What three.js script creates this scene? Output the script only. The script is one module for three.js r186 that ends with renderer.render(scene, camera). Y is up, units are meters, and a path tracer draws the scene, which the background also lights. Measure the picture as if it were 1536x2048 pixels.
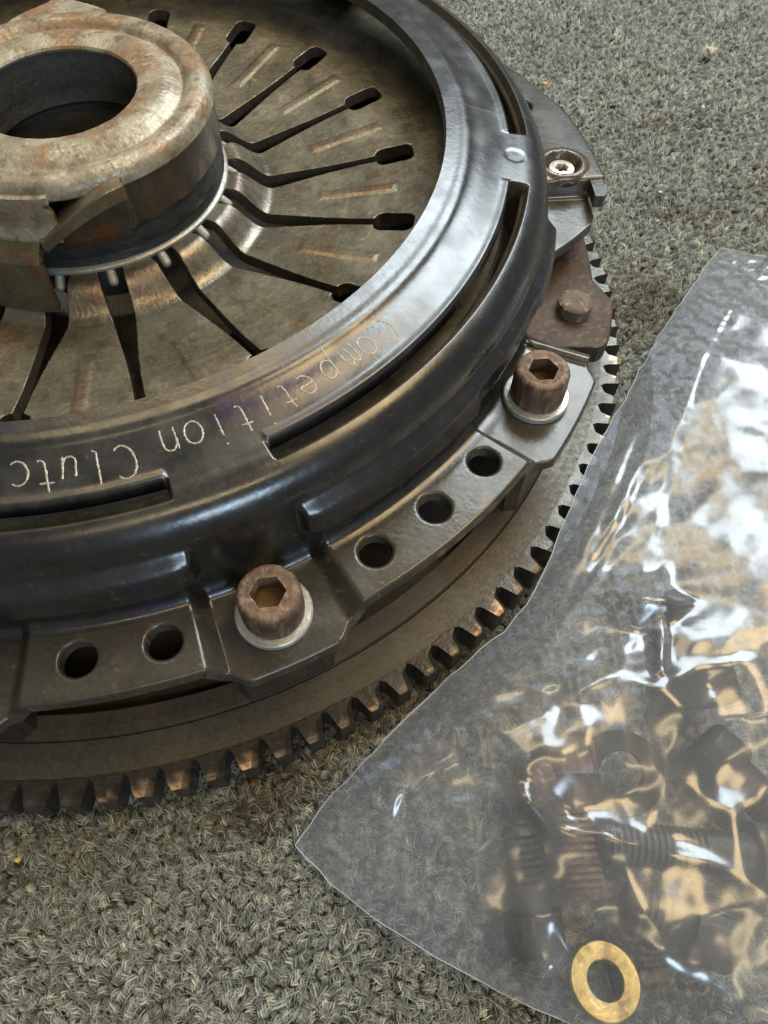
import * as THREE from 'three';
import { mergeGeometries } from 'three/addons/utils/BufferGeometryUtils.js';
import { RectAreaLightUniformsLib } from 'three/addons/lights/RectAreaLightUniformsLib.js';

// ---------------------------------------------------------------- camera, surroundings, unseen lamps, exposure
// Lengths below are written in millimetres as [east, north, up] with the clutch axis at 0,0 and the flywheel face at up = 0;
// V() turns them into metres with y up and the carpet backing at y = 0.
const BASE = 12;
const V = (x, y, z) => new THREE.Vector3(x / 1000, (z + BASE) / 1000, -y / 1000);
const D = (x, y, z) => new THREE.Vector3(x, z, -y);

const scene = new THREE.Scene();
scene.background = new THREE.Color(0.135, 0.142, 0.148);          // dim room around the close-up
const camera = new THREE.PerspectiveCamera(69.39, 768 / 1024, 0.01, 20);
camera.position.copy(V(57.19, -167.07, 152.51));
camera.quaternion.setFromRotationMatrix(new THREE.Matrix4().makeBasis(
  D(0.9963043, -0.08568849, 0.00593479), D(0.07096536, 0.86010495, 0.50515679), D(-0.04839066, -0.50286872, 0.86300718)));

const renderer = new THREE.WebGLRenderer({ antialias: true });
renderer.setSize(768, 1024);
renderer.toneMapping = THREE.LinearToneMapping;
renderer.toneMappingExposure = 1.12;
renderer.shadowMap.enabled = true;
RectAreaLightUniformsLib.init();

const LAMPS = [
  // name, label, centre [mm], aims at [mm], width, height [m], colour, radiance
  ['unseen_strip_lamp', 'unseen long warm strip lamp behind the clutch, placed for gold reflections on cover and bag', [90, 800, 1300], [40, 0, 0], 1.35, 0.30, [1, 0.76, 0.41], 4.6],  // out of view; gives the gold reflections on bevel and bag film
  ['unseen_cool_lamp', 'unseen cool lamp panel beyond the right side of the clutch, placed for its pale sheen', [375, 415, 625], [110, -20, 20], 0.44, 0.38, [0.83, 0.94, 1], 10.5],  // out of view; gives the cool sheen on the dome and lights the carpet
  ['unseen_strip_lamp_001', 'unseen short warm strip lamp above the near edge, placed for the gold line on the cover shoulder', [150, -700, 1250], [40, -40, 0], 0.8, 0.09, [1, 0.80, 0.46], 11],  // not seen; placed for the gold highlight along the cover shoulder
  ['unseen_ceiling_lamp', 'unseen square warm ceiling lamp above the right of the bag, placed for gold patches on its film', [520, 30, 1020], [120, -120, 0], 0.42, 0.42, [1, 0.72, 0.36], 8],  // out of view, placed so that the bag film reflects warm patches
  ['unseen_front_lamp', 'unseen cool lamp panel in front of the clutch, placed for the blue reflection on the cover', [520, -1250, 640], [40, -40, 0], 0.42, 0.24, [0.62, 0.80, 1], 16],  // unseen panel, placed for the blue reflection on the cover shoulder
];
for (const [name, label, at, aim, w, h, c, power] of LAMPS) {
  const g = new THREE.Group(); g.name = name; g.userData = { label, category: 'lamp' };
  g.position.copy(V(...at)); g.lookAt(V(...aim)); scene.add(g);
  const housing = new THREE.Mesh(new THREE.BoxGeometry(w + 0.06, h + 0.06, 0.05), new THREE.MeshStandardMaterial({ color: 0x777777, roughness: 0.6 }));
  housing.name = 'housing'; housing.position.z = -0.03; g.add(housing);
  const glow = new THREE.Mesh(new THREE.BoxGeometry(w, h, 0.004), new THREE.MeshStandardMaterial({ color: 0xdddddd, emissive: new THREE.Color(...c), emissiveIntensity: 0.4 }));
  glow.name = 'diffuser'; glow.position.z = -0.003; g.add(glow);
  const light = new THREE.RectAreaLight(new THREE.Color(...c), power, w, h);
  light.position.copy(V(...at)); light.lookAt(V(...aim));
  const n = V(...aim).sub(V(...at)).normalize().multiplyScalar(0.004); light.position.add(n);
  scene.add(light);
}

// ---------------------------------------------------------------- helpers
let seed = 12345;
const rnd = () => { seed = (seed * 1664525 + 1013904223) >>> 0; return seed / 4294967296; };
const R = (d) => d * Math.PI / 180, clamp = (x, a = 0, b = 1) => Math.min(b, Math.max(a, x));
const ss = (a, b, x) => { const t = clamp((x - a) / (b - a)); return t * t * (3 - 2 * t); };
const lerp = (a, b, t) => a + (b - a) * t;
const mixc = (a, b, t) => [lerp(a[0], b[0], t), lerp(a[1], b[1], t), lerp(a[2], b[2], t)];
function hash(i, j, k) { let h = (i * 374761393 + j * 668265263 + k * 1274126177) | 0; h = Math.imul(h ^ (h >>> 13), 1274126177); h ^= h >>> 16; return (h >>> 0) / 4294967296; }
function vnoise(x, y, z) {
  const i = Math.floor(x), j = Math.floor(y), k = Math.floor(z); let a = x - i, b = y - j, c = z - k;
  a = a * a * (3 - 2 * a); b = b * b * (3 - 2 * b); c = c * c * (3 - 2 * c);
  const m = (p, q, t) => p + (q - p) * t;
  return m(m(m(hash(i, j, k), hash(i + 1, j, k), a), m(hash(i, j + 1, k), hash(i + 1, j + 1, k), a), b),
    m(m(hash(i, j, k + 1), hash(i + 1, j, k + 1), a), m(hash(i, j + 1, k + 1), hash(i + 1, j + 1, k + 1), a), b), c);
}
const fbm = (x, y, z, o = 4) => { let s = 0, a = 0.5, t = 0; for (let i = 0; i < o; i++) { s += a * vnoise(x, y, z); t += a; a *= 0.5; x = x * 2.03 + 7.1; y = y * 2.03 + 3.7; z = z * 2.03 + 1.3; } return s / t; };
const nz = (P, s, o = 4, off = 0) => fbm(P[0] / s + off, P[1] / s + off * 1.7, P[2] / s - off, o);

const counts = {};
function numbered(n) { const k = counts[n] = (counts[n] ?? -1) + 1; return k ? `${n}_${String(k).padStart(3, '0')}` : n; }
function add(mesh, name, parent) { mesh.name = parent === scene ? numbered(name) : name; mesh.castShadow = mesh.receiveShadow = true; parent.add(mesh); return mesh; }
function group(name, at, data, parent = scene) { const g = new THREE.Group(); g.name = parent === scene ? numbered(name) : name; g.position.copy(at); if (data) g.userData = data; parent.add(g); return g; }

// geometry from lists written in mm [x, y, z-up], relative to origin o
class Geo {
  constructor() { this.p = []; this.n = []; this.c = []; this.t = []; this.i = []; }
  v(P, N, C, U) { this.p.push(P[0] / 1000, P[2] / 1000, -P[1] / 1000); this.n.push(N[0], N[2], -N[1]); this.c.push(C[0], C[1], C[2]); this.t.push(U ? U[0] : P[0] / 40, U ? U[1] : P[1] / 40); return this.p.length / 3 - 1; }
  tri(a, b, c) { this.i.push(a, b, c); }
  quad(a, b, c, d) { this.i.push(a, b, c, a, c, d); }
  build() {
    const g = new THREE.BufferGeometry();
    g.setAttribute('position', new THREE.Float32BufferAttribute(this.p, 3)); g.setAttribute('normal', new THREE.Float32BufferAttribute(this.n, 3));
    g.setAttribute('color', new THREE.Float32BufferAttribute(this.c, 3)); g.setAttribute('uv', new THREE.Float32BufferAttribute(this.t, 2));
    g.setIndex(this.i); return g;
  }
}
const sub = (a, b) => [a[0] - b[0], a[1] - b[1], a[2] - b[2]], cross = (a, b) => [a[1] * b[2] - a[2] * b[1], a[2] * b[0] - a[0] * b[2], a[0] * b[1] - a[1] * b[0]];
const nrm = (a) => { const l = Math.hypot(...a) || 1; return [a[0] / l, a[1] / l, a[2] / l]; };
const mad = (a, b, s) => [a[0] + b[0] * s, a[1] + b[1] * s, a[2] + b[2] * s];

// A sheet over (u, v), cut where mask < 0, with thickness, an eased cut edge and walls. flip turns the outside round.
function sheet({ u, v, pos, mask, thick = 2, color, uv, closed = false, bevel = 0.25, rimU = true, rimV = true, flip = false, back = true, origin = [0, 0, 0] }) {
  const [u0, u1, nu] = u, [v0, v1, nv] = v, G = new Geo(), du = (u1 - u0) / nu, dv = (v1 - v0) / nv;
  const eu = du * 0.5, ev = dv * 0.5, sg = flip ? -1 : 1;
  const th = typeof thick === 'function' ? thick : () => thick;
  const frame = (a, b) => { const P = pos(a, b), N = nrm(cross(sub(pos(a + eu, b), pos(a - eu, b)), sub(pos(a, b + ev), pos(a, b - ev)))); return [P, [N[0] * sg, N[1] * sg, N[2] * sg]]; };
  const W = nu + 1, F = new Float32Array(W * (nv + 1)).fill(1);
  if (mask) for (let j = 0; j <= nv; j++) for (let i = 0; i <= nu; i++) F[j * W + i] = mask(u0 + i * du, v0 + j * dv) || 1e-9;
  const top = new Map(), bot = new Map(), info = new Map();
  const ref = (key, a, b, cut) => {
    if (top.has(key)) return key;
    let [P, N] = frame(a, b), Q = P, M = N;
    const near = bevel && mask ? (cut ? 0 : clamp(mask(a, b) / bevel, 0, 1)) : 1;
    if (near < 1) { // ease the edge: a quarter round as wide as bevel
      const g = [(mask(a + eu * 0.5, b) - mask(a - eu * 0.5, b)) / eu, (mask(a, b + ev * 0.5) - mask(a, b - ev * 0.5)) / ev];
      const Tu = sub(pos(a + eu, b), pos(a - eu, b)).map((x) => x / (2 * eu)), Tv = sub(pos(a, b + ev), pos(a, b - ev)).map((x) => x / (2 * ev));
      const lu = Math.hypot(...Tu) ** 2 || 1, lv = Math.hypot(...Tv) ** 2 || 1;
      const out = nrm([0, 1, 2].map((k) => -(g[0] / lu * Tu[k] + g[1] / lv * Tv[k]))), q = 0.93 * (1 - near);
      Q = mad(P, N, -bevel * (1 - Math.sqrt(1 - q * q))); M = nrm(mad([N[0] * Math.sqrt(1 - q * q), N[1] * Math.sqrt(1 - q * q), N[2] * Math.sqrt(1 - q * q)], out, q));
    }
    const C = color(a, b, P, N, 0), U = uv ? uv(a, b, P) : undefined, q = sub(Q, origin);
    top.set(key, G.v(q, M, C, U));
    const B = mad(P, N, -th(a, b, P)); if (back) bot.set(key, G.v(sub(B, origin), [-N[0], -N[1], -N[2]], color(a, b, B, N, 1), U));
    info.set(key, [q, sub(B, origin), a, b, C]); return key;
  };
  const corner = (i, j) => ref(j * W + (closed && i === nu ? 0 : i), u0 + (closed && i === nu ? 0 : i) * du, v0 + j * dv, false);
  const crossing = (A, B) => { // between grid points [i, j, f]
    const ka = A[1] * W + A[0], kb = B[1] * W + B[0], key = ka < kb ? `${ka}_${kb}` : `${kb}_${ka}`;
    if (top.has(key)) return key;
    let t = 0.5; const at = (t) => [u0 + (A[0] + (B[0] - A[0]) * t) * du, v0 + (A[1] + (B[1] - A[1]) * t) * dv];
    for (let k = 0, lo = 0, hi = 1; k < 9; k++) { if (mask(...at(t)) > 0 === A[2] > 0) lo = t; else hi = t; t = (lo + hi) / 2; }
    return ref(key, ...at(t), true);
  };
  const wall = (a, b) => {
    const [pa, ba, ua, va, ca] = info.get(a), [pb, bb, ub, vb] = info.get(b), N0 = nrm(cross(sub(ba, pa), sub(pb, pa))), N = flip ? N0.map((x) => -x) : N0;
    const c1 = color(ua, va, pa, N, 2), c2 = color(ub, vb, pb, N, 2), uvw = (p, k) => [(Math.abs(N[0]) > Math.abs(N[1]) ? p[1] : p[0]) / 40, p[2] / 40];
    const x = [G.v(pa, N, c1, uvw(pa)), G.v(pb, N, c2, uvw(pb)), G.v(bb, N, c2, uvw(bb)), G.v(ba, N, c1, uvw(ba))];
    if (flip) G.quad(x[0], x[1], x[2], x[3]); else G.quad(x[0], x[3], x[2], x[1]);
  };
  const face = (poly) => {
    for (let k = 1; k + 1 < poly.length; k++) {
      const a = poly[0], b = poly[k], c = poly[k + 1];
      const T = [top.get(a), top.get(b), top.get(c)];
      if (flip) G.tri(T[0], T[2], T[1]); else G.tri(...T);
      if (back) { const B = [bot.get(a), bot.get(b), bot.get(c)]; if (flip) G.tri(...B); else G.tri(B[0], B[2], B[1]); }
    }
  };
  for (let j = 0; j < nv; j++) for (let i = 0; i < nu; i++) {
    const q = [[i, j], [i + 1, j], [i + 1, j + 1], [i, j + 1]].map(([a, b]) => [a, b, F[b * W + a]]);
    const ins = q.filter((x) => x[2] > 0).length;
    if (!ins) continue;
    if (ins === 4) face(q.map((x) => corner(x[0], x[1])));
    else for (const T of [[q[0], q[1], q[2]], [q[0], q[2], q[3]]]) {
      const poly = [], edge = [];
      for (let k = 0; k < 3; k++) {
        const A = T[k], B = T[(k + 1) % 3];
        if (A[2] > 0) poly.push(corner(A[0], A[1]));
        if (A[2] > 0 !== B[2] > 0) { const key = crossing(A, B); poly.push(key); edge.push(key); if (A[2] > 0) edge.first = key; }
      }
      if (poly.length < 3) continue;
      face(poly);
      if (back && edge.length === 2) { const f = edge.first, s = edge[0] === f ? edge[1] : edge[0]; wall(f, s); }
    }
    if (back) {
      const E = (a, b) => { if (a[2] > 0 && b[2] > 0) wall(corner(a[0], a[1]), corner(b[0], b[1])); else if (a[2] > 0 || b[2] > 0) { const k = crossing(a, b); if (a[2] > 0) wall(corner(a[0], a[1]), k); else wall(k, corner(b[0], b[1])); } };
      if (rimV && j === 0) E(q[0], q[1]);
      if (rimV && j === nv - 1) E(q[2], q[3]);
      if (!closed && rimU && i === 0) E(q[3], q[0]);
      if (!closed && rimU && i === nu - 1) E(q[1], q[2]);
    }
  }
  return G.build();
}
// A turned body: profile [[r, z], ...] from the outside of the top inwards or along the skin; n segments; noisy, coloured per vertex
function turned(profile, n, { color, wob = 0, wobScale = 3, from = 0, to = 360, at = [0, 0, 0], axis = null, fine = 0 } = {}) {
  // sharp corners: the profile is split where it turns by more than 40 degrees
  const G = new Geo(), pts = [];
  if (fine) { const q = []; for (let k = 0; k + 1 < profile.length; k++) { const [a, b] = profile[k], [c, d] = profile[k + 1], m = Math.max(1, Math.round(Math.hypot(c - a, d - b) / fine)); for (let i = 0; i < m; i++) q.push([lerp(a, c, i / m), lerp(b, d, i / m)]); } q.push(profile[profile.length - 1]); profile = q; }
  for (let k = 0; k + 1 < profile.length; k++) {
    const [r0, z0] = profile[k], [r1, z1] = profile[k + 1], l = Math.hypot(r1 - r0, z1 - z0) || 1, N = [(z0 - z1) / -l, (r0 - r1) / l];
    pts.push([[r0, z0], N], [[r1, z1], N]);
  }
  for (let k = 1; k + 1 < pts.length; k += 2) { const a = pts[k][1], b = pts[k + 1][1]; if (a[0] * b[0] + a[1] * b[1] > 0.77) { const m = [a[0] + b[0], a[1] + b[1]], l = Math.hypot(...m); pts[k][1] = pts[k + 1][1] = [m[0] / l, m[1] / l]; } }
  const X = axis ? nrm(axis) : null, e1 = X ? nrm(cross(Math.abs(X[2]) < 0.9 ? [0, 0, 1] : [1, 0, 0], X)) : null, e2 = X ? cross(X, e1) : null;
  const put = (r, z, c, s, M) => X ? [0, 1, 2].map((k) => at[k] + X[k] * z + (e1[k] * c + e2[k] * s) * r) : [at[0] + r * c, at[1] + r * s, at[2] + z];
  const dir = (N, c, s) => X ? [0, 1, 2].map((k) => X[k] * N[1] + (e1[k] * c + e2[k] * s) * N[0]) : [N[0] * c, N[0] * s, N[1]];
  let len = 0, last = pts[0][0];
  for (const [[r, z], N] of pts) { len += Math.hypot(r - last[0], z - last[1]); last = [r, z]; for (let i = 0; i <= n; i++) {
    const t = R(from + (to - from) * i / n), c = Math.cos(t), s = Math.sin(t);
    let P = put(r, z, c, s); const M = dir(N, c, s);
    if (wob) P = mad(P, M, wob * (nz(P, wobScale, 3, 5) - 0.5));
    G.v(P, M, color(P, M, r, z, t), [t * profile[0][0] / 40, len / 40]);
  } }
  const w = n + 1;
  for (let k = 0; k + 1 < pts.length; k += 2) for (let i = 0; i < n; i++) { const a = k * w + i, b = a + 1, c = a + w + 1, d = a + w; G.quad(a, b, c, d); }
  return G.build();
}

// ---------------------------------------------------------------- textures
function noiseTex(size, fn, srgb = false) {
  const d = new Uint8Array(size * size * 4);
  for (let y = 0; y < size; y++) for (let x = 0; x < size; x++) { const c = fn(x / size, y / size, x, y), o = (y * size + x) * 4; const k = Array.isArray(c) ? c : [c, c, c]; d[o] = 255 * clamp(k[0]); d[o + 1] = 255 * clamp(k[1]); d[o + 2] = 255 * clamp(k[2]); d[o + 3] = 255; }
  const t = new THREE.DataTexture(d, size, size); t.wrapS = t.wrapT = THREE.RepeatWrapping; t.magFilter = THREE.LinearFilter; t.minFilter = THREE.LinearMipmapLinearFilter; t.generateMipmaps = true; if (srgb) t.colorSpace = THREE.SRGBColorSpace; t.needsUpdate = true; return t;
}
// tiling noise
function tnoise(x, y, f, s) { const i = Math.floor(x * f), j = Math.floor(y * f); let a = x * f - i, b = y * f - j; a = a * a * (3 - 2 * a); b = b * b * (3 - 2 * b); const h = (p, q) => hash(((p % f) + f) % f, ((q % f) + f) % f, s); return lerp(lerp(h(i, j), h(i + 1, j), a), lerp(h(i, j + 1), h(i + 1, j + 1), a), b); }
const tf = (x, y, f, s, o = 4) => { let t = 0, a = 0.5, w = 0; for (let k = 0; k < o; k++) { t += a * tnoise(x, y, f << k, s + k); w += a; a *= 0.6; } return t / w; };
const scr = [];
for (let k = 0; k < 260; k++) scr.push([rnd(), rnd(), rnd() * Math.PI, 0.01 + 0.06 * rnd() ** 2]);
const scratchGrid = new Float32Array(512 * 512);
for (const [x, y, a, l] of scr) for (let t = 0; t < l * 512; t += 0.5) { const px = ((x * 512 + Math.cos(a) * t) % 512 + 512) % 512 | 0, py = ((y * 512 + Math.sin(a) * t) % 512 + 512) % 512 | 0; scratchGrid[py * 512 + px] = 1; }
const peelBump = noiseTex(512, (x, y) => 0.6 * tf(x, y, 48, 3, 2) + 0.4 * tf(x, y, 12, 9, 3));
const rustBump = noiseTex(512, (x, y) => tf(x, y, 40, 13, 4));
const paintRough = noiseTex(512, (x, y, i, j) => { const d = tf(x, y, 6, 21, 5); const s = scratchGrid[j * 512 + i]; return [1, clamp(0.62 + 0.75 * (d - 0.5) + 0.2 * s), 1]; });
const speckMap = noiseTex(512, (x, y, i, j) => { const d = tf(x, y, 70, 31, 2), e = tf(x, y, 8, 35, 4), s = scratchGrid[j * 512 + i]; const k = 0.78 + 0.35 * (e - 0.5) + 0.25 * (d - 0.5) + (d > 0.76 ? 0.22 : 0) + s * 0.16; return [k, k, k * 0.98]; });
const scuffs = new Float32Array(512 * 512);
for (let k = 0; k < 420; k++) { const x = rnd() * 512, y = rnd() * 512, a = (rnd() - 0.5) * 1.1 + (rnd() < 0.25 ? 1.5 : 0), l = 8 + 90 * rnd() ** 3, v = 0.15 + 0.5 * rnd() ** 2, bend = (rnd() - 0.5) * 0.01; for (let t = 0; t < l; t += 0.5) { const b = a + bend * t, px = ((x + Math.cos(b) * t) % 512 + 512) % 512 | 0, py = ((y + Math.sin(b) * t) % 512 + 512) % 512 | 0; scuffs[py * 512 + px] = Math.max(scuffs[py * 512 + px], v * (0.4 + 0.6 * rnd())); } }
for (let k = 0; k < 500; k++) { const px = rnd() * 512 | 0, py = rnd() * 512 | 0, v = 0.3 + 0.6 * rnd(), w = rnd() < 0.2 ? 2 : 1; for (let a = 0; a < w; a++) for (let b = 0; b < w; b++) scuffs[((py + a) % 512) * 512 + (px + b) % 512] = v; }
const scuffMap = noiseTex(512, (x, y, i, j) => { const e = tf(x, y, 10, 61, 5), g = tf(x, y, 90, 67, 2), k = 0.30 + 0.22 * (e - 0.5) + 0.12 * (g - 0.5) + 0.6 * scuffs[j * 512 + i]; return [k, k * 0.985, k * 0.96]; });
const brushBump = noiseTex(512, (x, y) => 0.7 * tnoise(x, y, 128, 41) + 0.0 * y);

const M = {
  paint: new THREE.MeshPhysicalMaterial({ vertexColors: true, map: scuffMap, roughness: 0.47, roughnessMap: paintRough, bumpMap: peelBump, bumpScale: 0.00003, metalness: 0.0, specularIntensity: 1, clearcoat: 0.32, clearcoatRoughness: 0.28, ior: 1.7 }),
  flange: new THREE.MeshStandardMaterial({ vertexColors: true, map: speckMap, roughness: 0.40, roughnessMap: paintRough, bumpMap: peelBump, bumpScale: 0.00003, metalness: 0.15 }),
  steel: new THREE.MeshStandardMaterial({ vertexColors: true, map: speckMap, roughness: 0.55, roughnessMap: paintRough, bumpMap: rustBump, bumpScale: 0.00007, metalness: 0.55 }),
  rust: new THREE.MeshStandardMaterial({ vertexColors: true, map: speckMap, roughness: 0.66, bumpMap: rustBump, bumpScale: 0.00022, metalness: 0.3 }),
  cap: new THREE.MeshStandardMaterial({ vertexColors: true, map: speckMap, roughness: 0.72, roughnessMap: paintRough, bumpMap: rustBump, bumpScale: 0.00014, metalness: 0.22 }),
  zinc: new THREE.MeshStandardMaterial({ vertexColors: true, map: speckMap, roughness: 0.4, bumpMap: rustBump, bumpScale: 0.0001, metalness: 0.4 }),
  black: new THREE.MeshStandardMaterial({ vertexColors: true, roughness: 0.45, bumpMap: rustBump, bumpScale: 0.0002 }),
  filmUnder: new THREE.MeshPhysicalMaterial({ color: new THREE.Color(0.86, 0.885, 0.93), transmission: 0.94, thickness: 0, roughness: 0.22, ior: 1.35, side: THREE.DoubleSide }),
  film: new THREE.MeshPhysicalMaterial({ color: new THREE.Color(0.86, 0.885, 0.93), transmission: 0.90, thickness: 0, roughness: 0.2, ior: 1.75, side: THREE.DoubleSide }),
};

// ================================================================ carpet
{
  const g = new THREE.PlaneGeometry(4, 4); g.rotateX(-Math.PI / 2);
  const m = new THREE.Mesh(g, new THREE.MeshStandardMaterial({ color: new THREE.Color(0.10, 0.105, 0.09), roughness: 1 }));
  m.receiveShadow = true; m.name = 'carpet'; m.userData = { kind: 'structure' }; scene.add(m);
  // one tuft: a bundle of bent fibres
  const tuft = (k) => {
    const G = new Geo(); let s = 77 + k * 101; const r = () => { s = (s * 1664525 + 1013904223) >>> 0; return s / 4294967296; };
    for (let f = 0; f < 28; f++) {
      const stray = f % 7 === 6, y0 = (r() - 0.5) * 2.5, lay = r() * 1.3, H = 2.0 + 1.0 * r() + (stray ? 0.9 : 0), reach = 0.9 + 0.9 * r() + (stray ? 0.6 : 0), end = 1.7 + 1.0 * r(), w = 0.06 + 0.065 * r(), splay = (r() - 0.5) * (stray ? 2.2 : 0.9), cs = Math.cos(splay), sn = Math.sin(splay), tone = 0.6 + 0.65 * r() * r() + (stray ? 0.2 : 0), pinch = 0.1 + 0.7 * r();
      let prev = null;
      for (let q = 0; q <= 6; q++) {
        const p = q / 6 * end, t = q / 6, sp = 1 - pinch * Math.max(0, t - 0.35) / 0.65, x = reach * (1 - Math.cos(p)) - 0.9 + lay * 0.5, z = 0.6 + H * Math.sin(p), ww = w * (q === 6 ? 0.35 : 1);
        const nx = Math.cos(p) * -0.6 + 0.3, row = [];
        for (const e of [-1, 0, 1]) { const X = x, Y = y0 * sp + e * ww, A = nx + Math.max(0, p - 1.5), B = e * 0.75 + y0 * 0.25; row.push(G.v([X * cs - Y * sn, X * sn + Y * cs, z + (e ? 0 : 0.05)], nrm([A * cs - B * sn, A * sn + B * cs, 0.35 + Math.sin(p)]), [tone, tone, tone])); }
        if (prev) for (let e = 0; e < 2; e++) G.quad(prev[e], row[e], row[e + 1], prev[e + 1]);
        prev = row;
      }
    }
    return G.build();
  };
  const pile = group('carpet_pile', new THREE.Vector3(), { kind: 'stuff', label: 'short grey green tufted carpet pile under the clutch and the bag' });
  const mat = new THREE.MeshStandardMaterial({ vertexColors: true, roughness: 0.95, side: THREE.DoubleSide });
  { // a tuft of pale lint
    const parts = []; for (let i = 0; i < 9; i++) { const g2 = tuft(i + 20); g2.applyMatrix4(new THREE.Matrix4().compose(new THREE.Vector3((rnd() - 0.5) * 0.0052, 0.0002 + rnd() * 0.0008, (rnd() - 0.5) * 0.0022), new THREE.Quaternion().setFromEuler(new THREE.Euler((rnd() - 0.5) * 1.6, rnd() * 6, (rnd() - 0.5) * 1.6)), new THREE.Vector3(0.85, 0.5, 0.85))); parts.push(g2); }
    const lint = new THREE.Mesh(mergeGeometries(parts), new THREE.MeshStandardMaterial({ color: new THREE.Color(0.78, 0.74, 0.58), vertexColors: true, roughness: 0.95, side: THREE.DoubleSide }));
    add(lint, 'lint', scene); lint.position.copy(V(212, 125.5, -BASE + 4.2)); lint.userData = { label: 'pale fluff of lint on the carpet at the upper right', category: 'lint' };
  }
  const spots = [[], [], []], cols = [[], [], []];
  const step = 1.08;
  const field = (x0, x1, y0, y1, step, big, skip) => { for (let y = y0; y < y1; y += step) for (let x = x0; x < x1; x += step) {
    const px = x + (rnd() - 0.5) * step * 1.1, py = y + (rnd() - 0.5) * step * 1.1, r = Math.hypot(px, py);
    if (r < 120 || skip(x, y)) continue;
    const k = Math.floor(rnd() * 3), P = [px, py, 0];
    const m = new THREE.Matrix4().compose(V(px, py, -BASE), new THREE.Quaternion().setFromEuler(new THREE.Euler((rnd() - 0.5) * 0.7, 1.0 + (nz(P, 22, 2, 3) - 0.5) * 5 + (rnd() - 0.5) * 3.6, (rnd() - 0.5) * 1.0)), new THREE.Vector3(1, 0.8 + 0.35 * rnd(), 1)
.multiplyScalar(big * (0.48 + 0.30 * rnd())));
    spots[k].push(m);
    const t = 0.5 + 0.95 * rnd(), w = nz(P, 30, 3, 8), st = ss(0.62, 0.72, nz(P, 26, 4, 31));
    let c = mixc([0.252, 0.272, 0.246], [0.305, 0.322, 0.283], w); c = mixc(c, [0.2, 0.165, 0.115], st * 0.6);
    if (rnd() < 0.07) c = mixc(c, [0.55, 0.53, 0.42], 0.6);
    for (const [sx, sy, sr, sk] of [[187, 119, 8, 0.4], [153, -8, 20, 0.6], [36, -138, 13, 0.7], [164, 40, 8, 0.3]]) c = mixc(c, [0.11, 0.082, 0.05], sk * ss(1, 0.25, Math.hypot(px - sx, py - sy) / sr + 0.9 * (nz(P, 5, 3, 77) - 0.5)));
    cols[k].push(new THREE.Color(c[0] * t, c[1] * t, c[2] * t));
  } };
  const close = (x, y) => x > -95 && x < 300 && y > -205 && y < 235 && !((x < 60 && y > 60) || (x < -30 && y > -100));
  field(-95, 300, -205, 235, step, 1, (x, y) => !close(x, y));
  field(-420, 520, -420, 520, 2.3, 1.95, close);
  spots.forEach((L, k) => { const im = new THREE.InstancedMesh(tuft(k), mat, L.length); L.forEach((m, i) => { im.setMatrixAt(i, m); im.setColorAt(i, cols[k][i]); }); im.name = 'tuft'; im.castShadow = im.receiveShadow = true; pile.add(im); });
}

// ================================================================ clutch
const clutch = group('clutch', V(0, 0, -BASE), { label: 'used black clutch pressure plate bolted on a toothed flywheel, lying on the carpet', category: 'clutch' });
const O = [0, 0, -BASE];                                     // its base, mm
const put = (geo, mat, name, parent = clutch) => add(new THREE.Mesh(geo, mat), name, parent);
const polar = (t, r, z) => [r * Math.cos(t), r * Math.sin(t), z];

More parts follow.
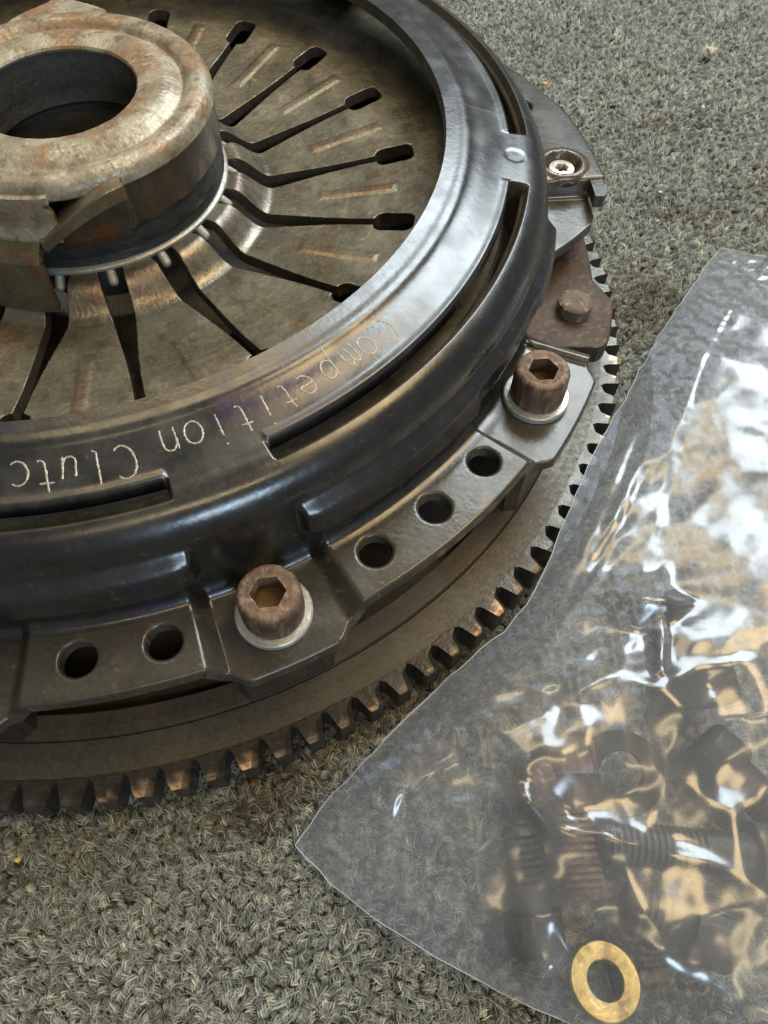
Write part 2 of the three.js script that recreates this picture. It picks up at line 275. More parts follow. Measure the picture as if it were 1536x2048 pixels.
// ---- flywheel with ring gear
{
  const c = (a, r, P) => { const n = nz(P, 9, 4, 2), f = nz(P, 1.2, 2, 4); let k = mixc([0.095, 0.088, 0.073], [0.148, 0.134, 0.107], n); k = mixc(k, [0.125, 0.1, 0.08], 0.75 * (1 - ss(125.4, 126.4, r + (f - 0.5) * 0.8))); return k.map((x) => x * (0.85 + 0.3 * f)); };
  const prof = (r) => r < 120.8 ? -10.5 : r < 121.2 ? lerp(-10.5, 0.9, (r - 120.8) / 0.4) : r < 126 ? 0.9 : r < 126.3 ? lerp(0.9, -0.5, (r - 126) / 0.3) : r < 126.6 ? lerp(-0.5, 0, (r - 126.3) / 0.3) : 0;
  const rs = [60, 95, 110, 120.8, 121.2, 123.5, 126, 126.3, 126.6, 128, 129.5, 131, 132.5, 133.6];
  const G = new Geo(), n = 496;
  for (let j = 0; j + 1 < rs.length; j++) { // crisp steps: each band has its own vertices
    const r0 = rs[j], r1 = rs[j + 1], z0 = prof(r0), z1 = prof(r1), N0 = nrm([z0 - z1, r1 - r0]), b = G.p.length / 3;
    for (const r of [r0, r1]) for (let i = 0; i <= n; i++) { const t = i / n * 2 * Math.PI, z = r === r0 ? z0 : z1; G.v([r * Math.cos(t), r * Math.sin(t), z + BASE], [N0[0] * Math.cos(t), N0[0] * Math.sin(t), N0[1]], c(t, r, polar(t, r, 0)), [t * 24, r / 6]); }
    for (let i = 0; i < n; i++) G.quad(b + i, b + n + 1 + i, b + n + 2 + i, b + i + 1);
  }
  const b = G.p.length / 3; // rim below the teeth and the underside
  for (const z of [0, -9]) for (let i = 0; i <= n; i++) { const t = i / n * 2 * Math.PI; G.v([133.6 * Math.cos(t), 133.6 * Math.sin(t), z + BASE], [Math.cos(t), Math.sin(t), 0], [0.05, 0.04, 0.03]); }
  for (let i = 0; i < n; i++) G.quad(b + i, b + n + 1 + i, b + n + 2 + i, b + i + 1);
  const face = M.steel.clone(); face.bumpMap = noiseTex(512, (x, y) => tf(y, x * 0.02, 96, 51, 2)); face.bumpScale = 0.00003; face.roughness = 0.74; face.metalness = 0.3;
  const fly = put(G.build(), face, 'flywheel');

  // teeth: one shape in four states of wear, chamfered on one flank
  const half = [[133.6, 3.4], [134.1, 3.36], [134.5, 2.95], [134.85, 2.6], [135.4, 2.42], [136.4, 2.2], [137.7, 1.9], [138.5, 1.68], [138.9, 1.4]];
  const tooth = (k) => {
    const G2 = new Geo(), at = (r, w, z) => { const t = w / r; return [r * Math.cos(t), r * Math.sin(t), z]; };
    const col = (P, wear) => { const n = fbm(P[0] * 0.9 + k * 7, P[1] * 0.9, P[2] * 0.9 + k * 3, 4); let q = mixc([0.065, 0.06, 0.052], [0.12, 0.107, 0.09], n); const e = (k % 3 === 2 ? 1 : 0.15) * ss(k === 5 ? 137.3 : 137.9, k === 5 ? 137.9 : 138.3, P[0] + (n - 0.5) * 4 + (k % 3 - 1) * 0.5) * wear * ss(-1.9, -0.9, P[2]); q = mixc(q, mixc([0.60, 0.30, 0.09], [0.55, 0.43, 0.34], ((k * 37) % 10) / 10 * 0.6 + 0.4 * n), e * ss(0.46, 0.56, n + 0.03)); return q; };
    const rows = half.map(([r, w]) => { const cut = 1.25 * ss(133.8, 135.6, r), tip = ss(138.0, 138.9, r) * 0.35; return { r, w, cut, top: 0.02 - tip }; });
    // top face
    const L = rows.map((q) => at(q.r, -q.w, q.top)), Rr = rows.map((q) => at(q.r, q.w - q.cut, q.top)), Rc = rows.map((q) => at(q.r, q.w, q.top - q.cut * 1.3)), dn = (q, s) => at(q.r, s * q.w, -8.5);
    const strip = (A, B, wear, sub2 = 1) => { for (let i = 0; i + 1 < A.length; i++) { const N = nrm(cross(sub(A[i + 1], A[i]), sub(B[i], A[i]))); const f = [A[i], A[i + 1], B[i + 1], B[i]].map((P) => G2.v([P[0], P[1], P[2]], N, col(P, wear), [P[0] / 40, P[1] / 40 + k * 0.2])); G2.quad(...f); } };
    const lerpRow = (A, B, t) => A.map((a, i) => [0, 1, 2].map((q) => lerp(a[q], B[i][q], t)));
    for (let q = 0; q < 3; q++) strip(lerpRow(L, Rr, q / 3), lerpRow(L, Rr, (q + 1) / 3), 1);
    strip(Rr, Rc, 0.6); strip(Rc, rows.map((q) => dn(q, 1)), 0.15); strip(rows.map((q) => dn(q, -1)), L, 0.15);
    const e = rows.length - 1, P = [L[e], dn(rows[e], -1), dn(rows[e], 1), Rc[e], Rr[e]], ids = P.map((p) => G2.v(p, [1, 0, 0.15], col(p, 0)));
    G2.tri(ids[0], ids[1], ids[2]); G2.tri(ids[0], ids[2], ids[3]); G2.tri(ids[0], ids[3], ids[4]);
    return G2.build();
  };
  const kinds = [0, 1, 2, 3, 4, 5].map(tooth);
  const phi = -1.65202, d = 2 * Math.PI / 124;
  for (let i = 0; i < 124; i++) { const m = put(kinds[Math.floor(hash(i, 5, 9) * 6)], M.steel, 'tooth', fly); m.position.y = BASE / 1000; m.rotation.y = phi + (i + 0.5) * d; m.scale.y = 1 + 0.002 * hash(i, 2, 2); }
  // bosses that carry the cover's bolt pads
}

// ---- pressure plate with its riveted lug
{
  const c = (P) => { const n = nz(P, 7, 4, 6), f = nz(P, 0.9, 2, 2); return mixc(mixc([0.055, 0.035, 0.028], [0.13, 0.085, 0.06], n), [0.2, 0.15, 0.11], ss(0.6, 0.8, f) * 0.7); };
  const lug = (t) => { // outline of plate by angle: a round disc with lugs
    let r = 107; const a = ((t - R(-13) + Math.PI * 7) % (R(120))) - R(60) * 1; return r; };
  const lugR = (deg) => { const a = ((deg + 13.2 + 60 + 720) % 120) - 60; if (a > 18.5) return lerp(127.8, 106, ss(18.5, 21, a)); if (a > 5) return 128.2; if (a > 1.4) return lerp(133.2, 128.2, clamp((a - 1.4) / 3.4)); if (a > -4.6) return lerp(132.4, 133.3, clamp((a + 4.6) / 6)); if (a > -5.9) return lerp(131, 132.4, clamp((a + 5.9) / 1.3)); if (a > -7.9) return lerp(112, 131, clamp((a + 7.9) / 2)); return 106; };
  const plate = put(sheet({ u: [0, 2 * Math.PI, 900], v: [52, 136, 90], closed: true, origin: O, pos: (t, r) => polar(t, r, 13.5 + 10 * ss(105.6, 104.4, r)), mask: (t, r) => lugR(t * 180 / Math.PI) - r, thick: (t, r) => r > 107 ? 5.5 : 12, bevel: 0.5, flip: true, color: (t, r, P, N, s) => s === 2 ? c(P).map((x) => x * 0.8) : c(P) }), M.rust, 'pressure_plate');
  for (const k of [0, 120, 240]) {
    const t = R(-13.9 + k), at = [122.8 * Math.cos(t), 122.8 * Math.sin(t), 0];
    const m = put(turned([[4.4, 13.4 + BASE], [4.4, 16.4 + BASE], [3.9, 16.9 + BASE], [3, 17.05 + BASE], [2, 17.1 + BASE], [1, 17.1 + BASE], [0.01, 17.1 + BASE]], 40, { at, wob: 0.25, wobScale: 1.6, color: (P) => mixc(mixc([0.13, 0.10, 0.08], [0.24, 0.18, 0.14], nz(P, 3, 3)), [0.55, 0.45, 0.38], ss(0.60, 0.72, nz(P, 1.1, 3, 9)) * 0.8) }), M.rust, 'rivet', plate);
  }
}

// ---- cover
const PADS = [[-107, -91], [-75.3, -63.2], [-41.2, -26.2]], WIN = [-26.3, -9.6];
// the pattern of the third in view, -88..32 degrees, is repeated twice round the back
const norm = (deg) => { let d = ((deg + 110 + 720) % 360) - 110; if (d > 152) d -= 240; else if (d > 32) d -= 120; return d; };
function padness(deg) {
  const d = norm(deg);
  let p = 0;
  for (const [a, b] of PADS) p = Math.max(p, ss(a - 0.9, a + 0.9, d) * (1 - ss(b - 0.9, b + 0.9, d)));
  p = Math.max(p, ss(-10.4, -9.6, d) * (1 - ss(0.2, 1.2, d)));
  return p;
}
function coverOut(deg) {
  const d = norm(deg);
  let r = 127.5;
  for (const [a, b] of PADS) r += 3.2 * ss(a + 0.2, a + 2.4, d) * (1 - ss(b - 2.4, b - 0.2, d));
  if (d > -9.9 && d < 0.4) r = lerp(115.5, 126.6, clamp((d + 9.9) / 5.6)) + (d > -4.2 ? 1.0 * ss(-4.2, -2.6, d) : 0) ;
  if (d >= 0.4) r = d < 22.6 ? lerp(131.2, 128.6, ss(13, 22.6, d)) : lerp(128.6, 126.8, ss(22.6, 29, d));
  return r;
}
const slotAt = (deg) => { const d = ((deg + 39.2 + 30 + 720) % 60) - 30; return 25.1 - Math.abs(d); };   // >0 inside a slot, degrees
const wallRib = (deg) => ss(0, 0.8, slotAt(deg)) * (norm(deg) > -5 ? 0 : 1);
const PROF = [[86, 52.45], [88.5, 52.2], [91.3, 51.85], [91.8, 51.55], [95, 50.5], [99.2, 49.3], [102, 48.9], [105.3, 48.4], [107.2, 47.5], [108.9, 45.9], [110.1, 43.8], [110.8, 41], [111.4, 38], [112.1, 34.5], [112.7, 31.4], [113.3, 29.4], [114.2, 28.4], [115.4, 28.05], [117, 28], [133, 28]];
const LEN = [0]; for (let i = 1; i < PROF.length; i++) LEN.push(LEN[i - 1] + Math.hypot(PROF[i][0] - PROF[i - 1][0], PROF[i][1] - PROF[i - 1][1]));
const SMAX = LEN[LEN.length - 1];
function profAt(s) { // Catmull-Rom through the profile
  let i = 0; while (i < PROF.length - 2 && LEN[i + 1] < s) i++;
  const t = clamp((s - LEN[i]) / (LEN[i + 1] - LEN[i])), p1 = PROF[i], p2 = PROF[i + 1], p0 = PROF[Math.max(0, i - 1)], p3 = PROF[Math.min(PROF.length - 1, i + 2)];
  const l0 = LEN[i] - LEN[Math.max(0, i - 1)] || 1, l1 = LEN[i + 1] - LEN[i], l2 = LEN[Math.min(LEN.length - 1, i + 2)] - LEN[i + 1] || 1;
  return [0, 1].map((k) => { const m1 = ((p2[k] - p1[k]) / l1 * l0 + (p1[k] - p0[k]) / l0 * l1) / (l0 + l1), m2 = ((p3[k] - p2[k]) / l2 * l1 + (p2[k] - p1[k]) / l1 * l2) / (l1 + l2); const a = t * t, b = a * t; return (2 * b - 3 * a + 1) * p1[k] + (b - 2 * a + t) * l1 * (i ? m1 : (p2[k] - p1[k]) / l1) + (-2 * b + 3 * a) * p2[k] + (b - a) * l1 * (i < PROF.length - 2 ? m2 : (p2[k] - p1[k]) / l1); });
}
const TORX = R(4.0), HOLES = [-86, -78.9, -59, -51.8, -44.6, 17.4, 25];
const toTorx = (P) => { let b = 1e9; for (const k of [0, 120, 240]) { const t = TORX + R(k); b = Math.min(b, Math.hypot(P[0] - 121.3 * Math.cos(t), P[1] - 121.3 * Math.sin(t))); } return b; };
function coverPos(t, s) {
  const deg = t * 180 / Math.PI; let [r, z] = profAt(s);
  const d = norm(deg), p = padness(deg), up = ss(0.2, 1.2, d) * (1 - ss(30.5, 31.5, d));
  if (r > 109 && z < 46) { // wall and flange
    const k = ss(44, 29, z);
    z -= (4.0 * p - 1.0 * up) * k;
    r += 2.1 * wallRib(deg) * ss(41.8, 38.6, z) * ss(31, 34.5, z) - 1.4 * p * k * (1 - ss(114, 118, r));
  }
  if (r < 108) { // lanced slots with a sunken ledge
    const a = slotAt(deg); if (a > 0) { const e = ss(0, 0.35, a); z -= lerp(4.6, 1.3, clamp((r - 101) / 4.2)) * e * ss(101.0, 101.4, r) * (1 - ss(104.7, 105.2, r)) - 0.35 * e * ss(98.6, 101, r) * (1 - ss(101, 101.2, r)); }
  }
  let P = polar(t, r, z);
  if (r > 112) { const q = toTorx(P); P[2] += 0.7 * ss(7.2, 5.8, q) - 1.6 * ss(5.0, 4.3, q); }
  if (r > 99 && r < 104 && d > -12 && d < -6) { const q = Math.hypot(P[0] - polar(R(-9), 101.8)[0], P[1] - polar(R(-9), 101.8)[1]); P[2] -= 0.14 * ss(2.8, 1.8, q); }
  return P;
}
{
  const mask = (t, s) => {
    const deg = t * 180 / Math.PI, d = norm(deg); const P = coverPos(t, s), r = Math.hypot(P[0], P[1]);
    let m = coverOut(deg) - r;
    if (r > 113) for (const h of HOLES) for (const k of [0, 120, 240]) { const a = R(h + k); m = Math.min(m, Math.hypot(P[0] - 120 * Math.cos(a), P[1] - 120 * Math.sin(a)) - 3.25); }
    if (r > 113) m = Math.min(m, toTorx(P) - 3.9);
    // window in the wall for the pressure plate's lug
    if (r > 106) { const mid = (WIN[0] + WIN[1]) / 2, hw = (WIN[1] - WIN[0]) / 2; const x = (hw - Math.abs(d - mid)) * 2.0, y = 35 + 2.5 * ss(-20, -12, d) - P[2]; const q = Math.min(x, y); m = Math.min(m, -q); }
    const a = slotAt(deg); if (a > 0 && r < 104) m = Math.min(m, Math.max(Math.abs(r - 102.4) - 1.15, (0.45 - a) * 1.8));
    return m;
  };
  const color = (t, s, P, N, side) => {
    const r = Math.hypot(P[0], P[1]), deg = t * 180 / Math.PI, n = nz(P, 11, 4, 1), f = nz(P, 1.1, 2, 3), w = nz(P, 3.2, 4, 12);
    let c = mixc([0.022, 0.024, 0.028], [0.06, 0.06, 0.06], n);
    c = mixc(c, [0.09, 0.04, 0.22], 0.5 * ss(0.66, 0.78, nz(P, 17, 3, 44)));
    if (r < 106) c = mixc(c, [0.17, 0.17, 0.155], 0.5 * ss(0.25, 0.7, w));           // handled, dusty top
    if (r > 113) { c = mixc(c, mixc([0.062, 0.058, 0.048], [0.108, 0.098, 0.077], n), 0.9 * ss(113, 114.6, r + (f - 0.5) * 2)); c = mixc(c, [0.16, 0.11, 0.07], 0.6 * ss(0.62, 0.8, nz(P, 5, 4, 20))); c = mixc(c, mixc([0.10, 0.075, 0.055], [0.22, 0.17, 0.12], f), 0.75 * ss(9, 5.5, toTorx(P) + 3 * (w - 0.5))); }
    if (f > 0.83) c = mixc(c, [0.4, 0.38, 0.34], 0.3);                                   // specks and bare scratches
    const a = slotAt(deg); if (a > 0 && r > 101.4 && r < 105.4) c = mixc(c, [0.24, 0.19, 0.12], 0.8);
    if (side === 2) c = mixc(c, [0.20, 0.19, 0.17], 0.35 * ss(0.4, 0.7, w));
    return c;
  };
  const covMat = M.paint;
  const SEAM = LEN[PROF.findIndex((p) => p[0] === 115.4)], base = { u: [0, 2 * Math.PI, 1500], closed: true, origin: O, pos: coverPos, mask, thick: 2.8, bevel: 0.35, flip: true, color, rimV: true, uv: (t, s) => [t * 105 / 40, s / 40] };
  const cover = put(sheet({ ...base, v: [0, SEAM, 92] }), covMat, 'cover');
  put(sheet({ ...base, bevel: 0.7, v: [SEAM, SMAX, 36] }), M.flange, 'flange', cover);
  // raised tongue beside the torx screw, its cut end proud of the low pad
  for (const k of [0, 120, 240]) {
    put(sheet({ u: [R(-2.4 + k), R(0.55 + k), 16], v: [126.9, 130.2, 10], origin: O, pos: (t, r) => polar(t, r, 29.02), mask: (t, r) => { const dx = (t - R(-2.4 + k)) * 128, dr = 130.2 - r; return dx < 1.5 && dr < 1.5 ? 1.5 - Math.hypot(1.5 - dx, 1.5 - dr) : 1; }, thick: 3.4, bevel: 0.3, flip: true, color }), M.flange, 'flange_tongue', cover);
  }
  // hand engraved lettering, strokes in letter units: x to the right, y up, height 1
  const arc = (cx, cy, rx, ry, a, b, n = 12) => Array.from({ length: n + 1 }, (_, i) => { const t = R(a + (b - a) * i / n); return [cx + rx * Math.cos(t), cy + ry * Math.sin(t)]; });
  const GL = {
    C: [arc(0.36, 0.5, 0.36, 0.5, 50, 310, 16)], o: [arc(0.3, 0.33, 0.28, 0.33, 80, 440, 18)],
    m: [[[0, 0.62], [0.02, 0]], [...arc(0.14, 0.42, 0.13, 0.2, 170, 0, 8), [0.27, 0.02]], [...arc(0.41, 0.42, 0.13, 0.2, 180, 0, 8), [0.55, 0]]],
    p: [[[0, 0.64], [0.03, -0.42]], [...arc(0.26, 0.3, 0.25, 0.32, 150, -150, 14)]],
    e: [[[0.05, 0.34], [0.52, 0.36]], [...arc(0.28, 0.33, 0.26, 0.32, 5, 300, 16)]],
    t: [[[0.22, 0.95], [0.22, 0.2], ...arc(0.36, 0.18, 0.13, 0.17, 180, 300, 8)], [[0.02, 0.68], [0.44, 0.66]]],
    i: [[[0.1, 0.64], [0.1, 0.0]], [[0.1, 0.86], [0.11, 0.9]]], n: [[[0, 0.62], [0.02, 0]], [...arc(0.22, 0.38, 0.21, 0.24, 175, 0, 10), [0.44, 0.0]]],
    l: [[[0.1, 1], [0.1, 0.05], [0.2, 0]]], u: [[[0, 0.62], [0, 0.22], ...arc(0.2, 0.22, 0.2, 0.22, 180, 360, 10), [0.4, 0.62]], [[0.4, 0.3], [0.42, 0]]],
    c: [arc(0.3, 0.33, 0.3, 0.33, 55, 310, 14)], h: [[[0, 1], [0.02, 0]], [...arc(0.22, 0.38, 0.21, 0.24, 175, 0, 10), [0.44, 0.0]]],
  };
  const bare = new THREE.MeshStandardMaterial({ vertexColors: true, roughness: 0.55, metalness: 0.35 });
  const text = [['C', -44.9, 5.4], ['o', -48.0, 5.8], ['m', -50.4, 5.8], ['p', -53.4, 5.6], ['e', -56.6, 5.8], ['t', -59.1, 5.2], ['i', -62.0, 6.4], ['t', -64.2, 5.4], ['i', -67.3, 6.4], ['o', -69.3, 6.0], ['n', -72.1, 6.2], ['C', -76.6, 5.8], ['l', -79.9, 6.0], ['u', -82.2, 5.8], ['t', -84.6, 6.0], ['c', -87.0, 6.2], ['h', -90.3, 6.0]];
  const surf = (deg, r) => { let lo = 0, hi = 22; for (let k = 0; k < 30; k++) { const m = (lo + hi) / 2; if (profAt(m)[0] < r) lo = m; else hi = m; } return profAt(lo)[1]; };
  text.forEach(([ch, deg, H], li) => {
    const G = new Geo(), r0 = 93.2 + (hash(li, 3, 3) - 0.5) * 0.8, lean = (hash(li, 4, 4) - 0.5) * 0.25;
    for (const st of GL[ch]) {
      const dense = []; for (let i = 0; i + 1 < st.length; i++) { const l = Math.hypot(st[i + 1][0] - st[i][0], st[i + 1][1] - st[i][1]) * H, n = Math.max(1, Math.ceil(l / 0.28)); for (let q = 0; q < n; q++) dense.push([lerp(st[i][0], st[i + 1][0], q / n), lerp(st[i][1], st[i + 1][1], q / n)]); } dense.push(st[st.length - 1]);
      let prev = null; const ring = [];
      dense.forEach(([x, y], i) => {
        const r = r0 + y * H + (rnd() - 0.5) * 0.12, t = R(deg) - (x + lean * y) * H * 0.92 / 96 + (rnd() - 0.5) * 0.0012, z = surf(deg, r);
        ring.push([polar(t, r, z + 0.02), 0.12 + 0.13 * rnd()]);
      });
      for (let i = 0; i < ring.length; i++) {
        const a = ring[Math.max(0, i - 1)][0], b = ring[Math.min(ring.length - 1, i + 1)][0], T = nrm(sub(b, a)), S = nrm(cross(T, [0, 0, 1])), [c, w] = ring[i];
        const cur = []; for (const q of [-1, -0.4, 0.4, 1]) { const P = mad(mad(c, S, q * w), [0, 0, 1], (1 - q * q) * 0.13 - 0.03); const k = 0.2 + 0.4 * rnd(); cur.push(G.v(sub(P, O), nrm(mad([0, 0, 1], S, q * 0.8)), [k, k * 0.9, k * 0.78])); }
        if (prev) for (let q = 0; q < 3; q++) G.quad(prev[q], prev[q + 1], cur[q + 1], cur[q]);
        prev = cur;
      }
    }
    put(G.build(), bare, 'engraved_letter', cover);
  });
}

// ---- bosses on the flywheel under the pads
for (const [a, b] of [[-105, -94], [-75, -64.8], [-40.8, -28]]) for (const k of [0, 120, 240]) {
  if (a === -105 && k) continue;
  const mid = (a + b) / 2 + k, hw = (b - a) / 2;
  put(sheet({ u: [R(a + k), R(b + k), 40], v: [0, 24, 24], origin: O, thick: 14, bevel: 0, rimV: true,
    pos: (t, s) => { const e = Math.min(1, Math.abs(t * 180 / Math.PI - mid) / hw), rr = 126 - 2.2 * ss(0.8, 1, e); return polar(t, rr + 0.25 * ss(20, 22, s), 21 - s * 20.2 / 24); }, flip: true, back: true,
    color: (t, s, P) => mixc([0.075, 0.06, 0.05], [0.14, 0.115, 0.09], nz(P, 6, 4, 3)) }), M.steel, 'boss', clutch);
}

// ---- cap screws with washers
const rustC = (P, k = 0) => { const n = ss(0.25, 0.75, nz(P, 2.6, 4, k)), f = nz(P, 0.8, 3, k + 3); return mixc(mixc([0.13, 0.08, 0.058], [0.27, 0.17, 0.115], n), [0.46, 0.35, 0.27], ss(0.52, 0.75, f) * 0.75); };
const darkC = (P, k = 0) => { const n = nz(P, 3.2, 4, k), f = nz(P, 0.8, 3, k + 3); return mixc(mixc([0.02, 0.019, 0.018], [0.06, 0.055, 0.05], n), [0.18, 0.16, 0.13], ss(0.62, 0.8, f) * 0.6); };
const zincC = (P, k = 0) => mixc([0.62, 0.62, 0.58], [0.78, 0.78, 0.74], nz(P, 4, 3, k));
// socket head along +z from z0 (seat) up by h; returns geometries in local mm
function capHead(rad, h, hexR, col, knurl = true) {
  const G = new Geo(), n = 144, ring = (r, z, N, kn) => { const o = []; for (let i = 0; i < n; i++) { const t = i / n * 2 * Math.PI, rr = r + (kn ? 0.16 * (i % 3 === 0 ? -1 : 0.5) : 0), P = [rr * Math.cos(t), rr * Math.sin(t), z], Q = mad(P, [Math.cos(t), Math.sin(t), 0], 0.22 * (nz(P, 1.5, 3, 7) - 0.5)); o.push(G.v(Q, nrm([N[0] * Math.cos(t), N[0] * Math.sin(t), N[1]]), col(Q), N[1] > 0.5 ? [Q[0] / 40, Q[1] / 40] : [rr * t / 40, z / 40])); } return o; };
  const join = (a, b) => { for (let i = 0; i < n; i++) { const j = (i + 1) % n; G.quad(a[i], a[j], b[j], b[i]); } };
  const L = [[rad, 0.1, [1, 0]], [rad, h * 0.12, [1, 0], knurl], [rad, h * 0.55, [1, 0], knurl], [rad, h * 0.62, [1, 0]], [rad, h - 1.1, [1, 0.15]], [rad - 0.35, h - 0.4, [0.8, 0.6]], [rad - 0.95, h, [0.2, 1]], [rad - 1.5, h, [0, 1]]].map(([r, z, N, k]) => ring(r, z, N, k));
  for (let i = 0; i + 1 < L.length; i++) join(L[i], L[i + 1]);
  const hexAt = (t, a) => { const s = Math.PI / 3, q = ((t % s) + s) % s - s / 2; return a / Math.cos(q); };
  const hexRing = (a, z, N) => { const o = []; for (let i = 0; i < n; i++) { const t = i / n * 2 * Math.PI, r = hexAt(t, a), P = [r * Math.cos(t), r * Math.sin(t), z]; o.push(G.v(P, N ?? (() => { const s = Math.PI / 3, m = Math.floor(t / s) * s + s / 2; return [-Math.cos(m), -Math.sin(m), 0]; })(), col(P).map((x) => x * (N ? 1 : 0.9)), [P[0] / 40, P[1] / 40 + z / 40])); } return o; };
  join(L[L.length - 1], hexRing(hexR + 0.25, h, [0, 0, 1]));
  const h0 = hexRing(hexR + 0.25, h, [0, 0, 1]), h1 = hexRing(hexR, h - 0.3, [0, 0, 1]); join(h0, h1);
  // flat-shaded socket walls
  for (let k = 0; k < 6; k++) { const s = Math.PI / 3, t0 = k * s, t1 = t0 + s, m = t0 + s / 2, rc = hexR / Math.cos(s / 2), N = [-Math.cos(m), -Math.sin(m), 0], q = [];
    for (const [t, z] of [[t0, h - 0.3], [t1, h - 0.3], [t1, h - 4.6], [t0, h - 4.6]]) { const P = [rc * Math.cos(t), rc * Math.sin(t), z]; q.push(G.v(P, N, col(P), [t, z / 40])); } G.quad(q[0], q[1], q[2], q[3]);
    const c = [G.v([rc * Math.cos(t0), rc * Math.sin(t0), h - 4.6], [0, 0, 1], [0.16, 0.10, 0.05]), G.v([rc * Math.cos(t1), rc * Math.sin(t1), h - 4.6], [0, 0, 1], [0.18, 0.11, 0.05]), G.v([0, 0, h - 5.0], [0, 0, 1], [0.22, 0.14, 0.06])]; G.tri(...c); }
  return G.build();
}
const washerGeo = (ri, ro, t, col) => turned([[ri, 0], [ro - 0.15, 0], [ro, 0.15], [ro, t - 0.25], [ro - 0.25, t], [ri + 0.2, t], [ri, t - 0.2], [ri, 0]], 72, { color: col });
{
  const head = capHead(5.8, 8.3, 2.85, (P) => rustC(P, 2)), wash = washerGeo(4.3, 7.25, 1.6, (P) => zincC(P, 1));
  const shank = turned([[3.95, -20], [3.95, 0.2]], 32, { color: (P) => rustC(P) });
  const bolts = [[-69.4, 0], [-33.3, 0], [-101, 0]];
  for (const k of [0, 120, 240]) for (const [deg] of bolts) {
    if (deg === -101 && k) continue;
    const t = R(deg + k), b = group('bolt', new THREE.Vector3(), { label: 'rusty socket head bolt standing on a bright washer' }, clutch);
    b.position.copy(D(120 * Math.cos(t), 120 * Math.sin(t), 24.05 + BASE).divideScalar(1000)); b.rotation.y = deg * 1.3 + (deg === -33.3 ? 0.35 : 0.2);
    const h = put(head, M.rust, 'head', b); h.position.y = 0.0016; put(shank, M.rust, 'shank', b); put(wash, M.zinc, 'washer', b);
  }
  // torx screws
  const star = (t, a) => a * (1 + 0.16 * Math.cos(6 * t));
  const sc = sheet({ u: [0, 2 * Math.PI, 72], v: [0, 3.4, 12], closed: true, pos: (t, v) => { const r = v, z = 1.2 * Math.sqrt(Math.max(0, 1 - (r / 5.2) ** 2)) - (1.6) * ss(star(t, 1.5) + 0.12, star(t, 1.5) - 0.12, r); return [r * Math.cos(t), r * Math.sin(t), z]; }, thick: 1.2, color: (t, v, P) => v < star(t, 1.45) ? [0.06, 0.05, 0.04] : mixc([0.5, 0.42, 0.34], [0.75, 0.70, 0.62], nz(P, 1.6, 3, 5)), flip: true });
  for (const k of [0, 120, 240]) { const t = TORX + R(k), m = put(sc, M.zinc, 'torx_screw', clutch); m.position.copy(D(121.3 * Math.cos(t), 121.3 * Math.sin(t), 27.0 + BASE).divideScalar(1000)); }
}

